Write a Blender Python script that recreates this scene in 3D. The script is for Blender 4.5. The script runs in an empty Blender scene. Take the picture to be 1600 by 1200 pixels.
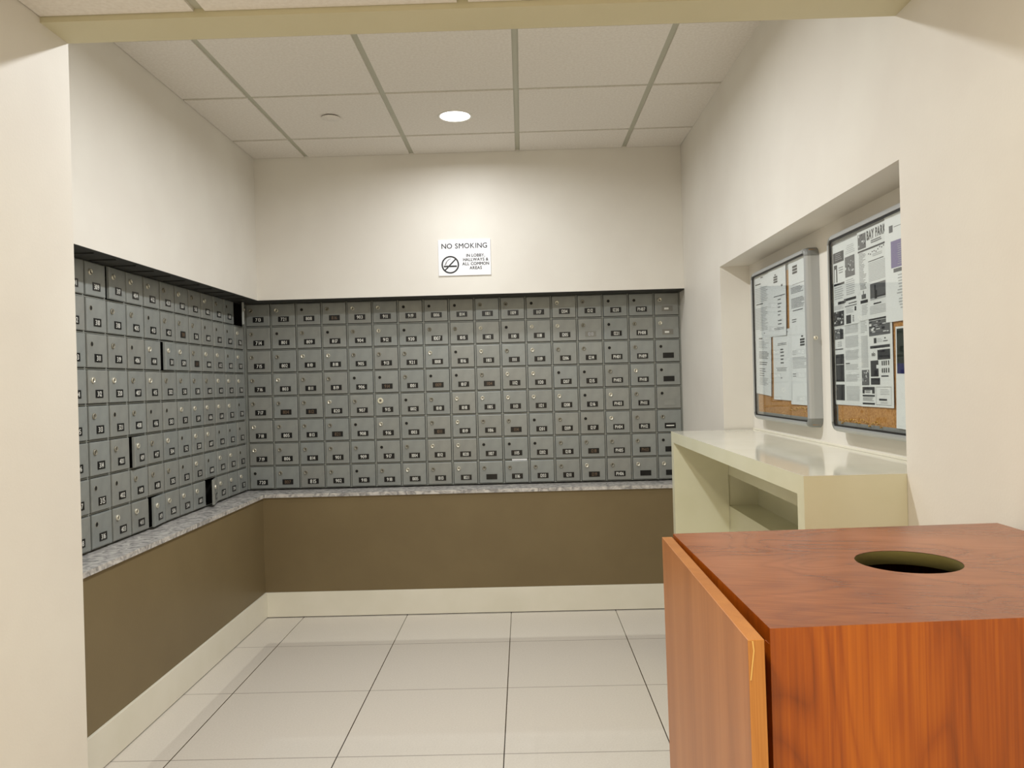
import bpy, bmesh, math, random
from mathutils import Matrix, Vector
random.seed(7)
S = bpy.context.scene
COL = S.collection
PI = math.pi

# ------------------------------------------------------------------ camera
CAM_H = 1.31994
F_PX, YAW, PITCH, ROLL = 1212.194, -0.014277, -0.001289, 0.026812
def pixel_dir(a, b):                      # a right, b down, in focal lengths, in the level camera frame
    cr, sr = math.cos(ROLL), math.sin(ROLL)
    U, V = cr*a - sr*b, sr*a + cr*b
    cp, sp = math.cos(PITCH), math.sin(PITCH)
    Y, Z = cp*1.0 + sp*V, sp*1.0 - cp*V
    cy, sy = math.cos(YAW), math.sin(YAW)
    return Vector((cy*U + sy*Y, -sy*U + cy*Y, Z))
fwd = pixel_dir(0, 0)
rgt = (pixel_dir(1, 0) - fwd).normalized()
upv = (fwd - pixel_dir(0, 1)).normalized()
fwd.normalize()
cam_data = bpy.data.cameras.new('camera')
cam_data.sensor_width = 36.0
cam_data.lens = F_PX/1600*36.0
cam_data.clip_start = 0.02
cam = bpy.data.objects.new('camera', cam_data)
COL.objects.link(cam)
M = Matrix((rgt, upv, -fwd)).transposed().to_4x4()
M.translation = Vector((0, 0, CAM_H))
cam.matrix_world = M
S.camera = cam

# ------------------------------------------------------------------ world, exposure
W = bpy.data.worlds.new('world'); S.world = W
W.use_nodes = True
W.node_tree.nodes['Background'].inputs[0].default_value = (1, .93, .82, 1)
W.node_tree.nodes['Background'].inputs[1].default_value = 0.02
S.view_settings.view_transform = 'Standard'
S.view_settings.look = 'None'
S.view_settings.gamma = 1.0
S.view_settings.use_curve_mapping = False
S.view_settings.exposure = 0.35

# room dimensions
XL, XR, YB, H = -1.524, 0.928, 4.471, 2.656
Z0, Z1, ZM = 0.693, 1.837, 0.713          # ledge underside, recess soffit, ledge top
YH, HH, XP = 1.9005, 2.1865, -1.0999      # header line, header underside, lobby left wall
XM, YM = -1.672, 4.650                    # mailbox faces
YR = 2.50                                 # near end of the left recess
PW, PH_ = 0.1532, 0.1396                  # mailbox pitch
def area(name, loc, size, power, col=(1, .9, .78), rot=(0, 0, 0), spread=PI):
    l = bpy.data.lights.new(name, 'AREA'); l.shape = 'DISK'; l.size = size
    l.energy = power; l.color = col; l.spread = spread
    o = bpy.data.objects.new(name, l); o.location = loc; o.rotation_euler = rot
    COL.objects.link(o); return o
LX, LY = -0.303, 3.857
LY2 = 2.637
area('alcove_lamp', (LX, LY, H-.012), .10, 6.7, (.96, .98, 1), spread=2.98)
area('alcove_lamp', (LX, LY2, H-.012), .10, 21.5, (.96, .98, 1), spread=2.98)
LOBBY = [(-0.25, 0.35), (-0.25, -1.35), (-0.25, -3.0)]  # unseen lamps behind the camera, added as fill light
for lx, ly in LOBBY:
    area('lobby_fill_lamp', (lx, ly, HH-.004), .15, 16, (1, .925, .76))

# ------------------------------------------------------------------ materials
def new_mat(name):
    m = bpy.data.materials.new(name); m.use_nodes = True
    nt = m.node_tree; b = nt.nodes['Principled BSDF']
    return m, nt, b
def srgb(r, g, b):
    f = lambda c: (c/255/12.92) if c/255 <= .04045 else ((c/255+.055)/1.055)**2.4
    return (f(r), f(g), f(b), 1)
def plain(name, col, rough=.6, metal=0.0, spec=.5):
    m, nt, b = new_mat(name)
    b.inputs['Base Color'].default_value = srgb(*col)
    b.inputs['Roughness'].default_value = rough
    b.inputs['Metallic'].default_value = metal
    b.inputs['Specular IOR Level'].default_value = spec
    return m
def noisy(name, c1, c2, scale, rough=.6, bump=0.0, bscale=None, metal=0.0, spec=.5, detail=4, stretch=(1, 1, 1), lo=.35, hi=.65, bdist=.002):
    m, nt, b = new_mat(name)
    N, L = nt.nodes, nt.links
    tc = N.new('ShaderNodeTexCoord'); mp = N.new('ShaderNodeMapping'); mp.inputs['Scale'].default_value = stretch
    L.new(tc.outputs['Object'], mp.inputs[0])
    n = N.new('ShaderNodeTexNoise'); n.inputs['Scale'].default_value = scale; n.inputs['Detail'].default_value = detail
    L.new(mp.outputs[0], n.inputs['Vector'])
    r = N.new('ShaderNodeValToRGB'); r.color_ramp.elements[0].position = lo; r.color_ramp.elements[1].position = hi
    r.color_ramp.elements[0].color = srgb(*c1); r.color_ramp.elements[1].color = srgb(*c2)
    L.new(n.outputs['Fac'], r.inputs[0]); L.new(r.outputs[0], b.inputs['Base Color'])
    b.inputs['Roughness'].default_value = rough; b.inputs['Metallic'].default_value = metal
    b.inputs['Specular IOR Level'].default_value = spec
    if bump:
        n2 = N.new('ShaderNodeTexNoise'); n2.inputs['Scale'].default_value = bscale or scale*3; n2.inputs['Detail'].default_value = 3
        L.new(mp.outputs[0], n2.inputs['Vector'])
        bp = N.new('ShaderNodeBump'); bp.inputs['Strength'].default_value = bump; bp.inputs['Distance'].default_value = bdist
        L.new(n2.outputs['Fac'], bp.inputs['Height']); L.new(bp.outputs[0], b.inputs['Normal'])
    return m
MT = {}
MT['wall'] = noisy('cream_wall_paint', (225, 220, 211), (230, 226, 217), 3, .5, .12, 140, spec=.3)
MT['taupe'] = noisy('taupe_wall_paint', (121, 105, 75), (126, 110, 79), 3, .45, .12, 140, spec=.35)
MT['header'] = noisy('header_paint', (204, 197, 166), (209, 202, 172), 3, .6, .12, 140, spec=.3)
MT['base'] = noisy('baseboard_paint', (232, 227, 210), (238, 233, 218), 4, .32, .08, 30, spec=.4)
MT['tile'] = noisy('ceiling_tile', (226, 220, 211), (234, 229, 221), 90, .9, .3, 260, spec=.1)
MT['tbar'] = plain('ceiling_grid_metal', (186, 185, 168), .5)
MT['dark'] = plain('dark_void', (22, 22, 22), .9)
MT['soffit'] = noisy('dark_shaded_soffit', (38, 38, 36), (52, 52, 48), 30, .6)  # dark surface, with the shadow under the recess top included in its colour
MT['laminate'] = noisy('cream_laminate', (216, 213, 184), (220, 217, 190), 6, .28, spec=.5)
MT['laminate_top'] = noisy('gloss_cream_laminate', (226, 222, 204), (230, 226, 210), 6, .07, .05, 8, spec=.6)
MT['door'] = noisy('grey_enamel', (140, 143, 140), (156, 159, 155), 9, .40, .12, 60, metal=.15, spec=.5)
def tint(m, amt):
    nt = m.node_tree; N, L = nt.nodes, nt.links; bs = N['Principled BSDF']; src = bs.inputs['Base Color'].links[0].from_socket
    oi = N.new('ShaderNodeObjectInfo'); hs = N.new('ShaderNodeHueSaturation')
    mr = N.new('ShaderNodeMapRange'); mr.inputs[3].default_value = 1-amt; mr.inputs[4].default_value = 1+amt
    L.new(oi.outputs['Random'], mr.inputs[0]); L.new(mr.outputs[0], hs.inputs['Value']); L.new(src, hs.inputs['Color'])
    wn = N.new('ShaderNodeTexWhiteNoise'); wn.noise_dimensions = '1D'; L.new(oi.outputs['Random'], wn.inputs['W'])
    rp = N.new('ShaderNodeValToRGB'); e = rp.color_ramp.elements; e[0].color = (1, .975, .95, 1); e[1].color = (.965, .985, 1, 1)
    L.new(wn.outputs['Value'], rp.inputs[0])
    mx = N.new('ShaderNodeMix'); mx.data_type = 'RGBA'; mx.blend_type = 'MULTIPLY'; mx.inputs[0].default_value = 1
    L.new(hs.outputs[0], mx.inputs[6]); L.new(rp.outputs[0], mx.inputs[7]); L.new(mx.outputs[2], bs.inputs['Base Color'])
tint(MT['door'], .035)
MT['housing'] = noisy('grey_enamel_frame', (146, 149, 144), (158, 161, 155), 9, .42, .1, 60, metal=.15)
MT['plate'] = plain('black_plate', (12, 12, 13), .35)
MT['ink_white'] = plain('white_numerals', (232, 232, 225), .5)
MT['ink_faded'] = plain('faded_numerals', (112, 92, 74), .5)
MT['plate_grey'] = plain('grey_plate', (128, 126, 118), .4)
MT['chrome'] = plain('worn_chrome', (228, 224, 208), .35, .7)
MT['dull'] = plain('dull_zinc', (150, 146, 132), .5, .5)
MT['hole'] = plain('keyway', (8, 8, 8), .7)
MT['pale'] = plain('pale_lock_ring', (225, 220, 195), .4)
MT['silver'] = plain('satin_aluminium', (176, 179, 180), .35, .35)
MT['cap'] = plain('grey_corner_plastic', (128, 130, 128), .4, .1)
MT['rail'] = plain('grey_inner_rail', (150, 150, 150), .4, .1)
MT['gasket'] = plain('black_gasket', (14, 14, 15), .5)
MT['cork'] = noisy('cork', (172, 120, 66), (204, 152, 94), 160, .9, .3, 200, detail=6, spec=.1)
MT['paper'] = plain('white_paper', (238, 239, 242), .7, spec=.2)
MT['news'] = plain('newsprint', (232, 233, 235), .8, spec=.1)
MT['ink'] = plain('print_black', (52, 52, 57), .7, spec=.1)
MT['ink2'] = plain('print_grey', (100, 100, 104), .7, spec=.1)
MT['ink3'] = plain('print_light_grey', (180, 181, 185), .7, spec=.1)
MT['purple'] = plain('print_purple', (128, 116, 160), .7, spec=.1)
MT['navy'] = plain('print_navy', (40, 42, 96), .6, spec=.1)
MT['green'] = plain('print_dark_green', (34, 42, 36), .6, spec=.1)
MT['skin'] = plain('print_brown', (140, 96, 74), .6, spec=.1)
MT['brass'] = plain('brass', (214, 170, 84), .3, .8)
MT['sign'] = plain('white_acrylic', (240, 240, 244), .25)
MT['black'] = plain('black_vinyl', (22, 22, 24), .5)
MT['white'] = plain('white_metal', (225, 222, 214), .4)
MT['blackbox'] = plain('bin_liner', (10, 10, 11), .8)
MT['chip'] = plain('raw_edge', (214, 170, 96), .7)

def emit(name, col, s):
    m = bpy.data.materials.new(name); m.use_nodes = True
    nt = m.node_tree; nt.nodes.clear()
    e = nt.nodes.new('ShaderNodeEmission'); e.inputs[0].default_value = col; e.inputs[1].default_value = s
    o = nt.nodes.new('ShaderNodeOutputMaterial'); nt.links.new(e.outputs[0], o.inputs[0]); return m
MT['lamp'] = emit('lit_diffuser', (1, .97, .92, 1), 6)

def glass_mat():
    m = bpy.data.materials.new('clear_pane'); m.use_nodes = True
    nt = m.node_tree; nt.nodes.clear(); N, L = nt.nodes, nt.links
    t = N.new('ShaderNodeBsdfTransparent'); t.inputs[0].default_value = (.96, .975, .965, 1)
    g = N.new('ShaderNodeBsdfGlossy'); g.inputs['Roughness'].default_value = .02
    lw = N.new('ShaderNodeLayerWeight'); lw.inputs[0].default_value = .5
    pw = N.new('ShaderNodeMath'); pw.operation = 'POWER'; pw.inputs[1].default_value = 5; L.new(lw.outputs['Facing'], pw.inputs[0])
    f = N.new('ShaderNodeMath'); f.operation = 'MULTIPLY_ADD'; f.inputs[1].default_value = .92; f.inputs[2].default_value = .03; L.new(pw.outputs[0], f.inputs[0])
    mx = N.new('ShaderNodeMixShader'); o = N.new('ShaderNodeOutputMaterial')
    L.new(f.outputs[0], mx.inputs[0]); L.new(t.outputs[0], mx.inputs[1]); L.new(g.outputs[0], mx.inputs[2]); L.new(mx.outputs[0], o.inputs[0])
    return m
MT['glass'] = glass_mat()

def marble():
    m, nt, b = new_mat('grey_veined_marble'); N, L = nt.nodes, nt.links
    tc = N.new('ShaderNodeTexCoord')
    n = N.new('ShaderNodeTexNoise'); n.inputs['Scale'].default_value = 22; n.inputs['Detail'].default_value = 8; n.inputs['Distortion'].default_value = 1.6
    L.new(tc.outputs['Object'], n.inputs['Vector'])
    r = N.new('ShaderNodeValToRGB'); e = r.color_ramp.elements
    e[0].position = .36; e[0].color = srgb(146, 144, 143); e[1].position = .62; e[1].color = srgb(212, 208, 202)
    k = e.new(.49); k.color = srgb(186, 182, 178)
    L.new(n.outputs['Fac'], r.inputs[0]); L.new(r.outputs[0], b.inputs['Base Color'])
    b.inputs['Roughness'].default_value = .25
    return m
MT['marble'] = marble()

def floor_mat():
    m, nt, b = new_mat('polished_cream_porcelain'); N, L = nt.nodes, nt.links
    tc = N.new('ShaderNodeTexCoord'); sx = N.new('ShaderNodeSeparateXYZ'); L.new(tc.outputs['Object'], sx.inputs[0])
    def mth(op, a, c=None):
        n = N.new('ShaderNodeMath'); n.operation = op
        for i, q in enumerate((a, c)):
            if q is None: continue
            if isinstance(q, (int, float)): n.inputs[i].default_value = q
            else: L.new(q, n.inputs[i])
        return n.outputs[0]
    T = .599
    def line(o, off, w):
        fr = mth('FRACT', mth('DIVIDE', mth('ADD', o, -off + 100*T), T))
        d = mth('MULTIPLY', mth('MINIMUM', fr, mth('SUBTRACT', 1.0, fr)), T)
        return mth('LESS_THAN', d, w)
    lx = line(sx.outputs[0], -0.1025, .0021); ly = line(sx.outputs[1], 3.959, .0024)
    ly2 = mth('MULTIPLY', ly, .55)
    g = mth('MAXIMUM', lx, ly2)
    n = N.new('ShaderNodeTexNoise'); n.inputs['Scale'].default_value = 150; n.inputs['Detail'].default_value = 4
    L.new(tc.outputs['Object'], n.inputs['Vector'])
    r = N.new('ShaderNodeValToRGB'); r.color_ramp.elements[0].position = .3; r.color_ramp.elements[1].position = .7
    r.color_ramp.elements[0].color = srgb(216, 209, 198); r.color_ramp.elements[1].color = srgb(224, 217, 207)
    L.new(n.outputs['Fac'], r.inputs[0])
    mx = N.new('ShaderNodeMix'); mx.data_type = 'RGBA'
    L.new(g, mx.inputs[0]); L.new(r.outputs[0], mx.inputs[6]); mx.inputs[7].default_value = srgb(62, 52, 42)
    L.new(mx.outputs[2], b.inputs['Base Color'])
    b.inputs['Roughness'].default_value = .05; b.inputs['Specular IOR Level'].default_value = 1.0
    return m
MT['floor'] = floor_mat()

def wood(name, scale, rot, dark, mid, light, stre=(9, 9, .5), rough=.3, seed=0.0, rings=26, fine=60, k=1.0, distort=.5):
    """grain = contour lines of a stretched noise + fine streaks along the grain + broad tone"""
    m, nt, b = new_mat(name); N, L = nt.nodes, nt.links
    tc = N.new('ShaderNodeTexCoord'); mp = N.new('ShaderNodeMapping')
    mp.inputs['Scale'].default_value = scale; mp.inputs['Rotation'].default_value = rot
    mp.inputs['Location'].default_value = (seed, seed*.7, seed*1.3)
    L.new(tc.outputs['Object'], mp.inputs[0])
    def noise(sc, det, dist=0, stretch=None):
        n = N.new('ShaderNodeTexNoise'); n.inputs['Scale'].default_value = sc; n.inputs['Detail'].default_value = det; n.inputs['Distortion'].default_value = dist
        src = mp.outputs[0]
        if stretch:
            q = N.new('ShaderNodeMapping'); q.inputs['Scale'].default_value = stretch; L.new(src, q.inputs[0]); src = q.outputs[0]
        L.new(src, n.inputs['Vector']); return n.outputs['Fac']
    def mth(op, *a):
        n = N.new('ShaderNodeMath'); n.operation = op
        for i, q in enumerate(a):
            if isinstance(q, (int, float)): n.inputs[i].default_value = q
            else: L.new(q, n.inputs[i])
        return n.outputs[0]
    base = noise(1.5, 1.2, distort)
    wob = mth('MULTIPLY', noise(7, 1), .02)
    ring = mth('PINGPONG', mth('MULTIPLY', mth('ADD', base, wob), rings), 1.0)
    line = mth('POWER', mth('SUBTRACT', 1.0, ring), 2.2)          # narrow dark lines
    fade = mth('MULTIPLY', line, mth('SUBTRACT', mth('MULTIPLY', noise(2.2, 1), 2.2), .45))
    streak = noise(fine*.22, 5, .2, stre)
    broad = noise(1.1, 2, .6)
    v = mth('ADD', mth('MULTIPLY', broad, .76), mth('MULTIPLY', streak, .42))
    v = mth('SUBTRACT', v, mth('MULTIPLY', fade, .24*k))
    r = N.new('ShaderNodeValToRGB'); e = r.color_ramp.elements
    e[0].position = .34; e[0].color = srgb(*dark); e[1].position = .74; e[1].color = srgb(*light)
    km = e.new(.54); km.color = srgb(*mid)
    L.new(v, r.inputs[0]); L.new(r.outputs[0], b.inputs['Base Color'])
    b.inputs['Roughness'].default_value = rough
    return m
MT['wood_front'] = wood('cherry_laminate_upright', (3.2, 3.2, .95), (0, 0, 0), (116, 50, 0), (152, 72, 2), (182, 98, 12), rough=.36, seed=3.1, k=.6, rings=18, fine=40, distort=1.3)
MT['wood_top'] = wood('cherry_laminate_top', (2.0, 4.2, 3), (0, 0, .5), (118, 64, 34), (146, 84, 44), (168, 102, 60), stre=(.8, 9, 1), rough=.27, seed=7.3, k=.6, rings=18, fine=40, distort=.9)
MT['wood_door'] = wood('cherry_laminate_door', (5, 9, .45), (0, 0, 0), (150, 94, 52), (168, 108, 62), (184, 124, 76), rough=.4, seed=1.7, k=.4, rings=14)
MT['wood_edge'] = wood('cherry_edge_band', (6, 6, 1.0), (0, 0, 0), (150, 92, 36), (168, 106, 44), (184, 122, 56), rough=.4, seed=5, k=.4)

# ------------------------------------------------------------------ mesh helpers
class MB:
    """collects shapes with material slots and links them as one mesh object"""
    def __init__(s): s.v, s.f, s.m, s.mats, s.sm = [], [], [], [], []
    def slot(s, k):
        if k not in s.mats: s.mats.append(k)
        return s.mats.index(k)
    def add(s, vs, fs, mat, smooth=False):
        o = len(s.v); s.v += [tuple(p) for p in vs]; i = s.slot(mat)
        for f in fs: s.f.append([o+q for q in f]); s.m.append(i); s.sm.append(smooth)
    def box(s, x0, x1, y0, y1, z0, z1, mat, bevel=0.0, skip=()):
        if bevel:
            bm = bmesh.new(); bmesh.ops.create_cube(bm, size=1)
            for v in bm.verts: v.co = ((x0+x1)/2+v.co.x*(x1-x0), (y0+y1)/2+v.co.y*(y1-y0), (z0+z1)/2+v.co.z*(z1-z0))
            bmesh.ops.bevel(bm, geom=bm.edges[:]+bm.verts[:], offset=bevel, segments=2, affect='EDGES', profile=.5)
            bm.verts.index_update()
            s.add([v.co[:] for v in bm.verts], [[v.index for v in f.verts] for f in bm.faces], mat)
            bm.free(); return
        vs = [(x0,y0,z0),(x1,y0,z0),(x1,y1,z0),(x0,y1,z0),(x0,y0,z1),(x1,y0,z1),(x1,y1,z1),(x0,y1,z1)]
        fs = {'-z':(0,3,2,1),'+z':(4,5,6,7),'-y':(0,1,5,4),'+y':(2,3,7,6),'-x':(3,0,4,7),'+x':(1,2,6,5)}
        s.add(vs, [f for k, f in fs.items() if k not in skip], mat)
    def quad(s, x0, x1, z0, z1, y, mat):      # faces local -Y
        s.add([(x0,y,z0),(x1,y,z0),(x1,y,z1),(x0,y,z1)], [(0,1,2,3)], mat)
    def lathe(s, prof, mat, n=20, axis='y', c=(0,0,0), smooth=True):
        """prof: list of (radius, offset along the axis)"""
        vs, fs = [], []
        for r, h in prof:
            for k in range(n):
                a = 2*PI*k/n; p, q = r*math.cos(a), r*math.sin(a)
                vs.append((c[0]+p, c[1]+h, c[2]+q) if axis == 'y' else (c[0]+p, c[1]+q, c[2]+h))
        for i in range(len(prof)-1):
            for k in range(n):
                a, b = i*n+k, i*n+(k+1) % n
                fs.append((a, b, b+n, a+n))
        s.add(vs, fs, mat, smooth)
    def disc(s, r, h, mat, n=20, axis='y', c=(0,0,0), inner=0.0):
        vs, fs = [], []
        for rr in ((r, inner) if inner else (r,)):
            for k in range(n):
                a = 2*PI*k/n; p, q = rr*math.cos(a), rr*math.sin(a)
                vs.append((c[0]+p, c[1]+h, c[2]+q) if axis == 'y' else (c[0]+p, c[1]+q, c[2]+h))
        if inner:
            for k in range(n): fs.append((k, (k+1) % n, n+(k+1) % n, n+k))
        else: fs.append(tuple(range(n)))
        s.add(vs, fs, mat)
    def text(s, txt, x, z, y, height, mat, sx=1.0, align='c', bold=.0, strike=((0, 0),)):
        vs, fs, w = text_geo(txt, bold)
        k = height/.70
        off = {'c': -w/2, 'l': 0, 'r': -w}[align]
        for i, (ox, oz) in enumerate(strike):
            s.add([(x+ox+(p[0]+off)*k*sx, y-i*.00004, z+oz+p[1]*k) for p in vs], fs, mat)
    def mesh(s, name):
        me = bpy.data.meshes.new(name); me.from_pydata(s.v, [], s.f)
        for k in s.mats: me.materials.append(MT[k])
        me.polygons.foreach_set('material_index', s.m)
        me.polygons.foreach_set('use_smooth', s.sm); me.update(); return me
    def build(s, name, parent=None, loc=None, rotz=0):
        o = bpy.data.objects.new(name, s.mesh(name)); COL.objects.link(o)
        if parent: o.parent = parent
        if loc: o.location = loc
        if rotz: o.rotation_euler = (0, 0, rotz)
        return o
_glyph = {}
def glyph(ch, bold):
    key = (ch, bold)
    if key in _glyph: return _glyph[key]
    cu = bpy.data.curves.new('glyph', 'FONT'); cu.body = ch; cu.fill_mode = 'FRONT'; cu.resolution_u = 3; cu.offset = bold
    ob = bpy.data.objects.new('glyph', cu); COL.objects.link(ob)
    bpy.context.view_layer.update()
    dg = bpy.context.evaluated_depsgraph_get()
    me = ob.evaluated_get(dg).to_mesh()
    vs = [(v.co.x, v.co.y) for v in me.vertices]; fs = [tuple(p.vertices) for p in me.polygons]
    ob.evaluated_get(dg).to_mesh_clear()
    bpy.data.objects.remove(ob); bpy.data.curves.remove(cu)
    w = max(p[0] for p in vs) + .07 if vs else .3
    _glyph[key] = (vs, fs, w); return _glyph[key]
def text_geo(txt, bold=0.0):
    V, Fs, x = [], [], 0
    for ch in txt:
        if ch == ' ': x += .32; continue
        vs, fs, w = glyph(ch, bold); o = len(V)
        V += [(p[0]+x, p[1]) for p in vs]; Fs += [tuple(o+i for i in f) for f in fs]; x += w
    return V, Fs, x
def tag(o, label, cat, group=None):
    o['label'] = label; o['category'] = cat
    if group: o['group'] = group
    return o
def struct(o): o['kind'] = 'structure'; return o
def thing(name, label, cat, loc=(0, 0, 0), rotz=0, group=None):
    o = bpy.data.objects.new(name, None); COL.objects.link(o); o.empty_display_size = .05
    o.location = loc; o.rotation_euler = (0, 0, rotz); return tag(o, label, cat, group)
# the right wall runs very slightly out of square with the others
RW = Matrix.Translation((XR, YH, 0)) @ Matrix.Rotation(-0.0047, 4, 'Z') @ Matrix.Translation((-XR, -YH, 0))
def on_right_wall(o): o.matrix_world = RW @ o.matrix_basis; return o

# ------------------------------------------------------------------ structure
YN = -4.2                                  # far end of the lobby behind the camera
b = MB(); b.box(-2.2, 1.6, YN, 4.9, -.1, 0, 'floor'); struct(b.build('floor'))

b = MB()                                   # left alcove wall, with the mailbox recess
b.box(-1.95, XL, YH-.10, 4.85, Z1, H+.1, 'wall')
struct(b.build('wall_left')); b = MB()
b.box(-1.95, XL, YH-.10, 4.85, -.02, Z0-.0005, 'taupe')
struct(b.build('wall_left')); b = MB()
b.box(-1.95, XM-.13, YH-.10, 4.85, Z0, Z1, 'dark')
struct(b.build('wall_left')); b = MB()
b.box(XM-.12, XL-.001, YR, YB+.001, Z1-.0015, Z1, 'soffit')
for k in range(14):                        # flanges of the rail above the boxes
    y = 2.80 + k*.1532
    if y < YB: b.box(XM+.02, XL-.025, y, y+.004, Z1-.006, Z1, 'soffit')
struct(b.build('wall_left')); b = MB()
b.box(XM-.13, XM-.02, YR+.001, 2.786-.002, ZM+.001, Z1-.002, 'housing')
struct(b.build('wall_left'))
b = MB(); b.box(XM-.1299, XL-.0001, YH-.10, YR, Z0-.0004, Z1-.0001, 'wall'); struct(b.build('wall_left'))
XE = 0.950
b = MB()                                   # back wall
b.box(-1.95, 1.3, YB, 4.95, Z1, H+.1, 'wall')
b.box(-1.95, 1.3, YB, 4.95, -.02, Z0-.0005, 'taupe')
b.box(-1.95, 1.3, YM+.13, 4.95, Z0, Z1, 'dark')
b.box(XE, 1.3, YB+.001, YM+.13, Z0-.0005, Z1, 'wall')
b.box(XM, XE-.001, YB+.001, YM+.12, Z1-.0015, Z1, 'soffit')
struct(b.build('wall_back'))

NY0, NY1, NZ0, NZ1, NX = YH, 3.650, 1.024, 1.838, 1.064   # notice-board niche
CY0, CY1, CZ0, CZ1, CX = 1.952, 3.597, .727, .871, 1.062  # cubby under the counter
b = MB()
x0, x1 = XR, NX
b.box(x1, 1.3, YN, 4.471, -.02, H+.1, 'wall')
b.box(x0, x1+.001, YN, 4.4705, NZ1, H+.1, 'wall')
b.box(x0, x1+.001, YN, NY0, -.02, NZ1, 'wall')
b.box(x0, x1+.001, NY1, 4.4705, -.02, NZ1, 'wall')
b.box(x0, x1+.001, NY0, NY1, CZ1, NZ0-.0005, 'laminate')
b.box(x0, x1+.001, NY0, NY1, -.02, CZ0, 'laminate'); b.box(x1-.001, x1+.001, NY0+.01, NY1-.01, CZ0-.01, CZ1+.01, 'laminate')
b.box(x0, x1+.001, NY0, CY0, CZ0, CZ1, 'laminate')
b.box(x0, x1+.001, CY1, NY1, CZ0, CZ1, 'laminate')
on_right_wall(struct(b.build('wall_right')))

b = MB()                                   # lobby side partition, its end facing the alcove
b.box(-1.95, XP, YN, YH, -.02, H+.1, 'wall')
struct(b.build('wall_lobby'))
b = MB(); b.box(XP-.001, XR+.03, YH-.112, YH, HH, H+.1, 'header'); struct(b.build('wall_header'))
b = MB(); b.box(-2.2, 1.6, YN-.1, YN, -.02, H+.1, 'wall'); struct(b.build('wall_front'))

b = MB()                                   # baseboards
b.box(XL, XL+.012, YH, YB, .004, .145, 'base', bevel=.0015); b.box(XL, XL+.004, YH, YB, 0, .005, 'dark')
struct(b.build('baseboard_left'))
b = MB(); b.box(XL+.012, XR+.01, YB-.012, YB, .004, .145, 'base', bevel=.0015); b.box(XL+.012, XR, YB-.004, YB, 0, .005, 'dark')
struct(b.build('baseboard_back'))
b = MB(); b.box(XR-.012, XR, 3.66, YB-.013, .004, .145, 'base', bevel=.0015)
on_right_wall(struct(b.build('baseboard_right')))
b = MB(); b.box(XP, XP+.012, YN, YH, .004, .145, 'base', bevel=.0015)
struct(b.build('baseboard_lobby'))

def tile_ceiling(x0, x1, y0, y1, z, tx, ty, T=.61):
    b = MB()
    b.box(x0, x1, y0, y1, z+.007, z+.09, 'tbar')
    xs = [x0] + sorted(tx+k*T for k in range(-12, 12) if x0+.01 < tx+k*T < x1-.01) + [x1]
    ys = [y0] + sorted(ty+k*T for k in range(-20, 12) if y0+.01 < ty+k*T < y1-.01) + [y1]
    for i in range(len(xs)-1):
        for j in range(len(ys)-1):
            a = .013 if i else .002; c = .013 if i < len(xs)-2 else .002
            d = .0105 if j else .002; e = .0105 if j < len(ys)-2 else .002
            b.box(xs[i]+a, xs[i+1]-c, ys[j]+d, ys[j+1]-e, z, z+.0075, 'tile', skip=('+z',))
    return struct(b.build('ceiling'))
tile_ceiling(XL, XR+.012, YH, YB, H, .0034, 4.142)
tile_ceiling(XP, XR+.004, YN, YH-.112, HH+.013, -.116, 1.60)

b = MB(); b.box(NX-.004, NX-.0002, NY0+.002, NY1-.002, 1.0745, 1.0815, 'base')
on_right_wall(struct(b.build('trim_1')))   # thin pale strip along the back of the niche sill

# ------------------------------------------------------------------ marble ledge
ov = .010
b = MB()
def prism(b, pts, z0, z1, mat):
    n = len(pts)
    vs = [(x, y, z0) for x, y in pts] + [(x, y, z1) for x, y in pts]
    fs = [tuple(reversed(range(n))), tuple(range(n, 2*n))] + [(i, (i+1) % n, n+(i+1) % n, n+i) for i in range(n)]
    b.add(vs, fs, mat)
prism(b, [(XM-.12, YR+.001), (XL+ov, YR+.001), (XL+ov, YB-ov), (XM-.12, 4.637)], Z0, ZM, 'marble')
tag(b.build('marble_ledge'), 'grey veined marble ledge under the mailboxes on the left wall', 'ledge', 'marble ledges under the mailboxes')
b = MB()
prism(b, [(XL+ov+.001, YB-ov), (XR+.011, YB-ov), (XR+.011, YB), (XE-.001, YB+.002), (XE-.001, YM+.12), (XM-.119, YM+.12), (XM-.119, 4.638)], Z0, ZM, 'marble')
tag(b.build('marble_ledge'), 'grey veined marble ledge under the mailboxes on the back wall', 'ledge', 'marble ledges under the mailboxes')

# ------------------------------------------------------------------ mailboxes
DW, DH = .1410, .1290
def housing_mesh():
    b = MB(); w, h, d = PW/2-.0002, PH_-.0003, .118
    dx, z0, z1 = DW/2+.0024, (PH_-DH)/2-.0026, (PH_+DH)/2+.0022
    fr = [(-w,0,.0003),(w,0,.0003),(w,0,h),(-w,0,h)]; inn = [(-dx,0,z0),(dx,0,z0),(dx,0,z1),(-dx,0,z1)]
    i2 = [(p[0]*.985, .112, p[2]) for p in inn]; bk = [(p[0], d, p[2]) for p in fr]
    b.add(fr+inn, [(0,1,5,4),(1,2,6,5),(2,3,7,6),(3,0,4,7)], 'housing')
    b.add(fr+bk, [(1,0,4,5),(2,1,5,6),(3,2,6,7),(0,3,7,4),(5,4,7,6)], 'housing')
    b.add(inn+i2, [(0,1,5,4),(1,2,6,5),(2,3,7,6),(3,0,4,7),(4,5,6,7)], 'dark')
    return b.mesh('housing')
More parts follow.
